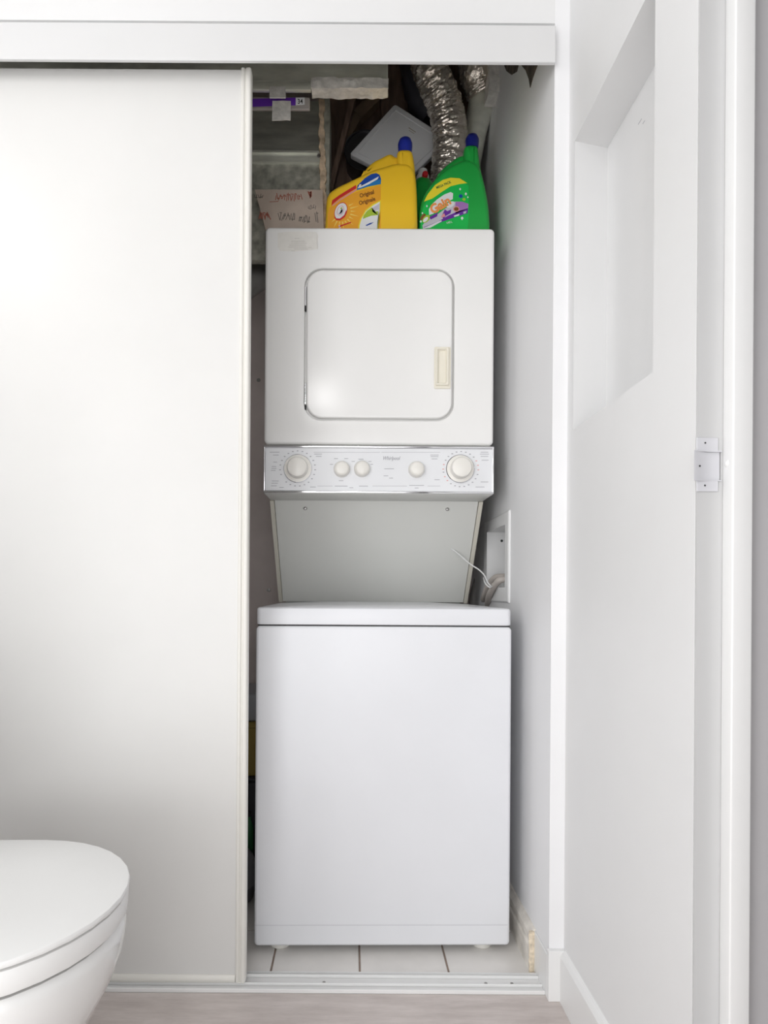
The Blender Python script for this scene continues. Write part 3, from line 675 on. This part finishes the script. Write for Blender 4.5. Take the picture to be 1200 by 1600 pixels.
# tilted plastic cover
b = bmesh.new(); K = 2.02
out = [(617, 162), (546, 240.5), (632.5, 284.6), (703, 217)]
def inset(q, t): cx_, cy_ = sum(p[0] for p in q)/4, sum(p[1] for p in q)/4; return [(cx_+(p[0]-cx_)*t, cy_+(p[1]-cy_)*t) for p in q]
prism(b, corners(px(out, K), 0.010), K, K+0.022, 0.003, 3); 
cv = tag(link('plastic_cover', b, COVER, smooth=50), 'square pale grey plastic cover propped on its corner behind the jugs', 'cover')
b = bmesh.new(); o2 = px(inset(out, 0.86), K); i2 = px(inset(out, 0.83), K)
loft(b, [[Vector((x_, K+0.001, z_)) for x_, z_ in o2], [Vector((x_, K-0.0022, z_)) for x_, z_ in px(inset(out, .85), K)], [Vector((x_, K-0.0022, z_)) for x_, z_ in i2], [Vector((x_, K+0.001, z_)) for x_, z_ in px(inset(out, .815), K)]], False, False)
link('raised_rim', b, COVER, cv, smooth=50)
b = bmesh.new(); dash(b, 644, 203, 13, 1.2, K-0.0006, 0, 33); dash(b, 643, 206, 10, .8, K-0.0006, 0, 33); link('stamped_mark', b, mat('tan_mark', (0.40, 0.34, 0.28), .6), cv, smooth=0)
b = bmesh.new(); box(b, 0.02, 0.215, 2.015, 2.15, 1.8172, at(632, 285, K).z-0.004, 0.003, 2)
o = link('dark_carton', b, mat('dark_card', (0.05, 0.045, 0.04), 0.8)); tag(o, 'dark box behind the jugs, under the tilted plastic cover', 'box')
# metal collar behind it
b = bmesh.new(); q = at(570, 234, 2.09)
lathe(b, [(0.062, -0.12), (0.062, 0), (0.066, 0.001), (0.068, -0.002), (0.066, -0.005), (0.063, -0.006)][::-1], q, 'y', 40)
o = link('round_duct_collar', b, mat('dark_galvanised', (0.13, 0.13, 0.135), 0.3, 0.8, var=.2), smooth=50); tag(o, 'dark round metal duct collar with a bright rim left of the plastic cover', 'duct')
# wood framing
for (pts, w_, Y, lab) in (([(535, 60), (531, 330)], 0.040, 2.17, 'dark upright framing stud just right of the sheet metal duct'), ([(552, 150), (524, 262), (516, 296)], 0.008, 2.06, 'thin leaning wooden batten beside the sheet metal duct'),
                     ([(588, 150), (558, 178), (538, 215)], 0.017, 2.12, 'short light-edged timber offcut leaning above the plastic cover'), ([(612, 60), (622, 330)], 0.045, 2.19, 'broad dark stud behind the plastic cover')):
    P = [at(u, v, Y) for u, v in pts]; b = bmesh.new()
    for s_, e_ in zip(P, P[1:]):
        d = (e_-s_).normalized(); sd_ = Vector((d.z, 0, -d.x))*w_
        loft(b, [[s_-sd_, s_+sd_, s_+sd_+Vector((0, .035, 0)), s_-sd_+Vector((0, .035, 0))], [e_-sd_, e_+sd_, e_+sd_+Vector((0, .035, 0)), e_-sd_+Vector((0, .035, 0))]])
    o = link('wooden_stud' if w_ > 0.03 else 'wooden_batten', b, WOOD if w_ != 0.017 else mat('lighter_timber', (0.24, 0.17, 0.11), 0.8, bump=.3, var=.3), smooth=0); tag(o, lab, 'timber')
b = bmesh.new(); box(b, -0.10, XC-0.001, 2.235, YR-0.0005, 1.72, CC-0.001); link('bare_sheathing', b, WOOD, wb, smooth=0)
# crumpled clear plastic behind the yellow jug
b = bmesh.new(); bmesh.ops.create_icosphere(b, subdivisions=4, radius=1)
q = at(540, 300, 1.95); bmesh.ops.transform(b, matrix=Matrix.Translation((q.x, 1.955, 1.817+0.095)) @ Matrix.Diagonal((0.052, 0.045, 0.093, 1)), verts=b.verts)
crumple(b, 0.012, 28, 3)
for v in b.verts: v.co.z = max(v.co.z, 1.8185)
o = link('crumpled_plastic_bag', b, CLEAR, smooth=25); tag(o, 'crumpled clear plastic bag behind the yellow jug', 'bag')

# ================================================================== DETERGENT JUGS
def jug(name, label, body, spout, handle, cap, Y, th, m, capm, grip):
    t = thing(name, label, 'detergent jug')
    b = bmesh.new(); prism(b, smooth_closed(px(body, Y), 2), Y, Y+th, 0.016, 5); link('jug_body', b, m, t, smooth=50)
    b = bmesh.new(); prism(b, smooth_closed(px(spout, Y), 2), Y+0.004, Y+th*0.72, 0.015, 5)
    # pouring column: proud of the body
    link('spout_column', b, m, t, smooth=50)
    b = bmesh.new(); prism(b, smooth_closed(px(handle, Y+0.03), 2), Y+0.022, Y+th*0.75, 0.014, 4); link('handle', b, m, t, smooth=60)
    b = bmesh.new(); (cu, cv0, cv1, cr) = cap; K_ = Y+0.034; q = at(cu, cv0, K_); hgt = (cv0-cv1)*K_/1000; r_ = cr*K_/1000
    lathe(b, [(r_*0.9, -0.02), (r_, 0), (r_, hgt*0.35), (r_*0.93, hgt*0.5), (r_*0.80, hgt*0.8), (r_*0.5, hgt*0.97), (0.001, hgt)], q, 'z', 28); link('cap', b, capm, t, smooth=50)
    return t
YY = 1.765
yj = jug('detergent_jug', 'yellow detergent jug with a blue cap and orange label on the dryer', 
    [(505, 377.5), (508, 350), (509, 325), (510, 306), (515, 297), (525, 290), (545, 280.5), (567, 270), (583, 262), (602, 257), (617, 252), (640, 252), (650, 265), (652.5, 300), (653.5, 377.5)],
    [(619, 377.5), (621, 300), (621, 262), (620.5, 244), (621.5, 229), (644, 229), (647.5, 243), (650, 265), (652.5, 300), (654.2, 377.5)],
    [(560, 279), (568, 269.5), (575, 259.5), (585, 251.5), (596, 246.5), (605, 241.5), (612, 240.5), (617, 245), (630, 248), (630, 268), (600, 276)], (633, 230, 216.5, 11.2), YY, 0.12, YEL, BLUE, None)
b = bmesh.new(); L0, L1, L2, L3 = YY-0.0004, YY-0.0008, YY-0.0012, YY-0.0016
M_ = [LORA, LRED, LPINK, LBLUE, LBLU2, LWHT, LBRN, LPALE, LLEAF, LSILV, LYEL]
flat(b, [(512, 376), (512, 335), (515, 324), (520, 321), (540, 307), (557, 300), (575, 294), (595, 289), (595, 376)], L0, 0)
for i in range(22):
    a = 2*math.pi*i/22; r0, r1 = 15, 23+(i % 2)*6
    c, s = math.cos(a), math.sin(a); cx_, cy_ = 533, 330
    q = [(cx_+r0*c-1.1*s, cy_+r0*1.1*s+1.1*c), (cx_+r0*c+1.1*s, cy_+r0*1.1*s-1.1*c), (cx_+r1*c, cy_+r1*s)]
    if all(p[0] > 512 and p[1] > 335-(p[0]-512)*.45 and p[1] < 376 for p in q): flat(b, q, L1, 7)
flat(b, [(517.5, 322), (519, 313), (530, 305), (542, 297.5), (556, 289), (557, 294), (543, 302.5), (530, 310.5), (520, 319)], L1, 1)
flat(b, [(519.5, 320.5), (530, 312), (543, 303.5), (557, 295), (557, 297.5), (543, 306), (531, 313.5), (520, 322)], L1, 2)
flat(b, [(557.5, 297), (558.5, 290), (570, 278.5), (580, 272), (588, 270.5), (593, 273), (595.5, 280), (595, 287.5), (575, 291.5)], L1, 3)
flat(b, [(558, 297), (558.5, 294), (575, 286), (595, 280), (595, 287.5), (575, 291.5)], L2, 4)
flat(b, [(559, 294), (562, 288), (565, 288), (563.5, 291), (575, 285), (592, 275.5), (590, 280), (576, 288), (564, 293)], L3, 5)
flat(b, ell(532.5, 330, 9.6, 14.6, math.radians(22)), L2, 1); flat(b, ell(532.5, 330, 8.8, 13.4, math.radians(22)), L3, 5)
flat(b, [(522.5, 337), (525, 341), (531, 341.5), (538, 336), (541, 328), (542, 331), (539, 338.5), (532, 344), (525.5, 344), (522.5, 340)], YY-0.0019, 1)
flat(b, ell(532, 329, 5.2, 8, math.radians(22)), YY-0.0019, 2); flat(b, ell(532, 329, 4.5, 7.2, math.radians(22)), YY-0.0022, 5)
# arm holding a hammer
flat(b, [(528.5, 334), (530, 332), (534, 332), (535.5, 329), (534, 326), (536, 325.5), (537, 329.5), (535, 334), (530, 335)], YY-0.0025, 9); flat(b, [(531.5, 325), (534.5, 323.5), (535, 325), (532.5, 327)], YY-0.0025, 8)
text(b, 'Original', 562.5, 309, L3, 6.2, 17, 6, 0.1, 0.82, 0.025); text(b, 'Originale', 561.5, 320.5, L3, 6.2, 17, 6, 0.1, 0.80, 0.025)
flat(b, [(559, 376), (560, 352), (563, 342), (571, 328), (582, 319), (595, 312.5), (594.5, 330), (592, 345), (590, 376)], L1, 10)
flat(b, [(561, 376), (562, 352), (565, 342), (572, 330), (583, 321), (593.5, 315), (593, 330), (590, 345), (588, 376)], L2, 5)
flat(b, [(568, 337), (573, 330), (581, 324), (582, 331), (591, 330), (590.5, 336), (580, 337), (567, 342)], L3, 8); flat(b, [(582, 325), (593, 318), (592.5, 327), (584, 330)], L3, 9)
flat(b, [(571, 352), (578, 348.5), (584, 347), (580, 350), (573, 353)], L3, 3)
flat(b, [(528, 353), (538, 350), (548, 346.5), (549, 348), (538, 352), (530, 355)], L2, 1); text(b, '5', 529, 357, L3, 5, 5, 5, 0, 1, .01)
link('label', b, M_, yj, smooth=0)
reloc(yj, (0.055, YY+0.06, 1.817))

GY = 1.785
gj = jug('detergent_jug', 'bright green detergent jug with a dark blue cap and purple label on the dryer',
    [(655.5, 376), (655, 340), (657, 318), (663, 301), (675, 282.5), (692, 264), (707, 254), (722, 247), (735, 246), (751, 256), (758, 282), (763, 306), (766, 330), (767.5, 376)],
    [(731, 376), (734, 300), (730, 262), (726, 240), (726.5, 222), (748, 222), (749.5, 234), (752, 256), (758, 282), (763, 306), (766, 330), (767.8, 376)],
    [(678, 284), (683, 273), (692, 263), (706, 251), (718, 243.5), (724, 243), (736, 246), (738, 262), (705, 280)], (737.5, 222.5, 211.5, 10.6), GY, 0.11, GRN, mat('navy_cap_plastic', (0.012, 0.02, 0.22), 0.35), None)
b = bmesh.new(); L0, L1, L2, L3, L4 = GY-0.0004, GY-0.0008, GY-0.0012, GY-0.0016, GY-0.0020
M_ = [LGRN, LYEL, LORG, LWHT, LPUR, LLIL, LSILV, LBRN, LPINK, LLEAF, LBLUE, mat('label_dark_green', (0.01, 0.16, 0.06), .45)]
flat(b, [(657, 376), (657, 345), (662, 322), (675, 300), (700, 287), (725, 286), (732, 290), (733, 330), (729, 376)], L0, 0)
flat(b, [(662.5, 315), (668, 304), (680, 289), (692, 281), (704, 277.5), (718, 278.5), (730, 286), (718, 287.5), (704, 291), (690, 300), (676, 310)], L1, 1)
text(b, 'MEGA PACK', 682.5, 295.3, L2, 4.0, 23, 11, 0, 0.78, .02)
# purple field with bands
flat(b, [(660, 352), (668, 343), (682, 336), (697, 325), (710, 315), (722, 315), (732, 318.5), (731.5, 327), (700, 341), (676, 354), (661, 358)], L1, 6)
flat(b, [(711, 325), (712, 315.5), (722, 315), (732, 318.5), (731.5, 326), (712, 334)], L2, 5)
flat(b, [(662, 355), (684, 346.5), (700, 337), (716, 330), (731.5, 325.5), (730.5, 333), (712, 339), (692, 346), (668, 357)], L2, 4)
flat(b, [(660, 357), (690, 344), (690, 346), (672, 356)], L3, 3); flat(b, [(709, 337), (718, 334), (717, 337), (710, 339)], L3, 3); flat(b, [(724, 331), (729, 329.5), (728, 333), (724, 334)], L3, 6)
flat(b, [(671, 339), (684, 332), (683, 338), (673, 343)], L2, 4); flat(b, [(690, 338), (695, 327), (699, 330), (705, 327), (704, 333), (697, 337), (693, 342)], L3, 4); flat(b, [(689, 338), (694, 333), (696, 338), (691, 340)], L4, 8)
flat(b, ell(704, 319.5, 7, 4.2, math.radians(-30)), L3, 3); flat(b, ell(713, 326.5, 5, 4.4, 0), L3, 8); flat(b, ell(713, 326.5, 3.6, 3.0, 0), L4, 7)
flat(b, ell(666, 342, 7.5, 4.5, math.radians(-45)), L2, 9); flat(b, ell(665, 343, 5, 2.6, math.radians(-45)), L3, 3); flat(b, ell(661, 339, 3, 6, .6), L1, 7)
flat(b, ell(720, 306.5, 3, 2.8), L2, 10); flat(b, ell(725, 311.5, 2.4, 2.2), L2, 9)
for (u, v, r_) in ((719, 295.5, 1.5), (728, 303, 1.8), (667, 322, 1.3), (660, 333, 1.3), (657.5, 346, 1.6), (731, 308, 1.2), (722, 341, 2.2)): flat(b, [(u-r_, v), (u, v-r_*1.4), (u+r_, v), (u, v+r_*1.4)], L2, 3)
text(b, '4.43 L', 698, 350, L2, 3.4, 14, 3, 0, .75, .01)
# the name: white outline below orange letters
ang = 31; nm_ = [(670.5, 336), (670, 327), (674, 320), (683, 311.5), (694, 304), (704, 300), (708, 302), (707.5, 311), (700, 315), (686, 323), (677, 334)]
flat(b, nm_, L3, 3)
text(b, 'Gain', 676, 334.8, L4, 13.6, ang, 2, 0.05, 0.94, 0.045)
link('label', b, M_, gj, smooth=0)
reloc(gj, (0.29, GY+0.055, 1.817))
# small green bottle with white collar and red nozzle behind
gb = thing('green_bottle', 'small green bottle with white collar and red nozzle between the two jugs', 'bottle')
K = 1.93; q = at(660, 360, K); c = (q.x, K, 1.817)
zc = at(660, 283, K).z-1.817
b = bmesh.new(); lathe(b, [(0.034, 0), (0.036, 0.004), (0.036, zc-0.03), (0.031, zc-0.012), (0.021, zc)], c, 'z', 28); link('bottle_body', b, GRN, gb, smooth=50)
b = bmesh.new(); lathe(b, [(0.020, zc), (0.019, zc+0.014), (0.014, zc+0.022), (0.013, zc+0.032)], c, 'z', 24); link('collar', b, WHT, gb, smooth=50)
b = bmesh.new(); q2 = at(664.5, 271.5, K-0.03); lathe(b, [(0.0085, -0.02), (0.0088, 0), (0.007, 0.003), (0.001, 0.0035)], q2, 'y', 18); link('nozzle', b, RED, gb, smooth=50)
reloc(gb, c)

# ================================================================== THINGS IN THE GAP LEFT OF THE WASHER
bk = thing('grey_bin', 'dark grey round lidded bin on the tiles, seen in the gap beside the washer', 'bin')
GREYB = mat('dark_grey_plastic', (0.16, 0.16, 0.165), 0.5)
c = (-0.386, 1.79, 0)
b = bmesh.new(); lathe(b, [(0.110, 0.0), (0.117, 0.006), (0.125, 0.050)], c, 'z', 40); link('bin_body', b, GREYB, bk, smooth=50)
b = bmesh.new(); lathe(b, [(0.1275, 0.050), (0.1275, 0.054), (0.125, 0.075), (0.115, 0.105), (0.095, 0.128), (0.05, 0.142), (0.001, 0.145)], c, 'z', 40); link('bin_lid', b, mat('mid_grey_plastic', (0.24, 0.24, 0.245), 0.45), bk, smooth=50)
reloc(bk, c)
b = bmesh.new(); box(b, -0.80, -0.262, 1.95, 2.22, 0.0, 0.275, 0.008, 3); box(b, -0.81, -0.255, 1.94, 2.23, 0.275, 0.288, 0.003, 2)
o = link('storage_tote', b, mat('black_plastic', (0.02, 0.02, 0.025), 0.5)); tag(o, 'black plastic storage tote on the floor behind the grey bin', 'tote')
b = bmesh.new(); box(b, -0.70, -0.258, 1.96, 2.2, 0.2885, 0.445, 0.002, 1); box(b, -0.70, -0.256, 1.957, 2.202, 0.435, 0.452, 0.002, 1)
o = link('ochre_carton', b, mat('ochre_card', (0.26, 0.19, 0.04), 0.7, var=0.1)); tag(o, 'ochre yellow carton on top of the black tote', 'box')
b = bmesh.new(); box(b, -0.60, -0.262, 1.97, 2.19, 0.4525, 0.54, 0.01, 3); o = link('grey_tub', b, mat('smoky_plastic', (0.34, 0.35, 0.37), 0.35)); tag(o, 'smoky grey plastic tub on top of the ochre carton', 'tub')
c = (-0.305, 1.925, 0); gb2 = thing('dark_green_bottle', 'dark green bottle standing behind the grey bin in the left gap', 'bottle')
b = bmesh.new(); lathe(b, [(0.009, 0), (0.0095, 0.003), (0.0095, 0.14), (0.007, 0.155), (0.004, 0.165), (0.004, 0.18)], c, 'z', 24, sx=1.4, sy=1.4); link('bottle_body', b, mat('dark_green_plastic', (0.02, 0.14, 0.04), 0.35), gb2, smooth=50)
b = bmesh.new(); lathe(b, [(0.0052, 0.178), (0.0052, 0.192), (0.001, 0.193)], c, 'z', 16, sx=1.4, sy=1.4); link('cap', b, DARK, gb2, smooth=50)
reloc(gb2, c)

# ================================================================== TOILET
tl = thing('toilet', 'white toilet with its rounded lid closed, at the lower left', 'toilet')
tc_ = (-0.484, 0.832)
def trg(r, z, back, dx=0, n=18):
    """plan ring: half circle at the front (+x), sides running left, rounded back"""
    out = []; cx_, cy_ = tc_[0]+dx, tc_[1]
    for i in range(n+1):
        a = -math.pi/2+math.pi*i/n; out.append(Vector((cx_+r*math.cos(a), cy_+r*math.sin(a), z)))
    m = 6
    for i in range(1, m): t = i/m; out.append(Vector((cx_-back*t, cy_+r*(1-0.10*t*t), z)))
    for i in range(5):
        a = math.pi/2*i/4; out.append(Vector((cx_-back-0.03*math.sin(a), cy_+r*0.9-0.03*(1-math.cos(a)), z)))
    for i in range(4, -1, -1):
        a = math.pi/2*i/4; out.append(Vector((cx_-back-0.03*math.sin(a), cy_-r*0.9+0.03*(1-math.cos(a)), z)))
    for i in range(m-1, 0, -1): t = i/m; out.append(Vector((cx_-back*t, cy_-r*(1-0.10*t*t), z)))
    return out
b = bmesh.new()
loft(b, [trg(0.184, 0.4520, 0.25), trg(0.1865, 0.4526, 0.25), trg(0.1873, 0.4545, 0.25), trg(0.1872, 0.4575, 0.25), trg(0.1860, 0.4594, 0.25), trg(0.1835, 0.4602, 0.25), trg(0.10, 0.4614, 0.2), trg(0.02, 0.462, .1)])
link('toilet_lid', b, SEAT, tl, smooth=35)
b = bmesh.new()
loft(b, [trg(0.180, 0.4200, 0.25), trg(0.1835, 0.4210, 0.25), trg(0.185, 0.4240, 0.25), trg(0.1858, 0.4455, 0.25), trg(0.1845, 0.4485, 0.25), trg(0.181, 0.4495, 0.25)])
st = link('toilet_seat', b, SEAT, tl, smooth=35)
b = bmesh.new(); q = Vector((tc_[0]+0.175*math.cos(-1.35), tc_[1]+0.175*math.sin(-1.35), 0.417)); box(b, q.x-0.010, q.x+0.010, q.y-0.006, q.y+0.006, 0.4142, 0.4205, 0.002, 2); link('seat_bumper', b, SEAT, st)
b = bmesh.new()
loft(b, [trg(0.105, 0.0, 0.30, -0.09), trg(0.108, 0.02, 0.30, -0.09), trg(0.112, 0.10, 0.30, -0.08), trg(0.125, 0.18, 0.29, -0.062), trg(0.147, 0.25, 0.28, -0.035), trg(0.163, 0.30, 0.27, -0.016), trg(0.174, 0.34, 0.265, -0.006),
         trg(0.181, 0.375, 0.26, -0.001), trg(0.183, 0.400, 0.26), trg(0.1815, 0.410, 0.26), trg(0.177, 0.4142, 0.26)])
link('toilet_bowl', b, PORC, tl, smooth=45)
b = bmesh.new(); box(b, -1.195, -0.80, tc_[1]-0.19, tc_[1]+0.19, 0.40, 0.76, 0.02, 4); box(b, -1.198, -0.795, tc_[1]-0.20, tc_[1]+0.20, 0.76, 0.79, 0.01, 3); link('toilet_tank', b, PORC, tl)
b = bmesh.new(); lathe(b, [(0.02, 0.79), (0.02, 0.795), (0.016, 0.797)], (-1.0, tc_[1], 0), 'z', 20); link('flush_button', b, CHROME, tl)
reloc(tl, (-0.6, tc_[1], 0))
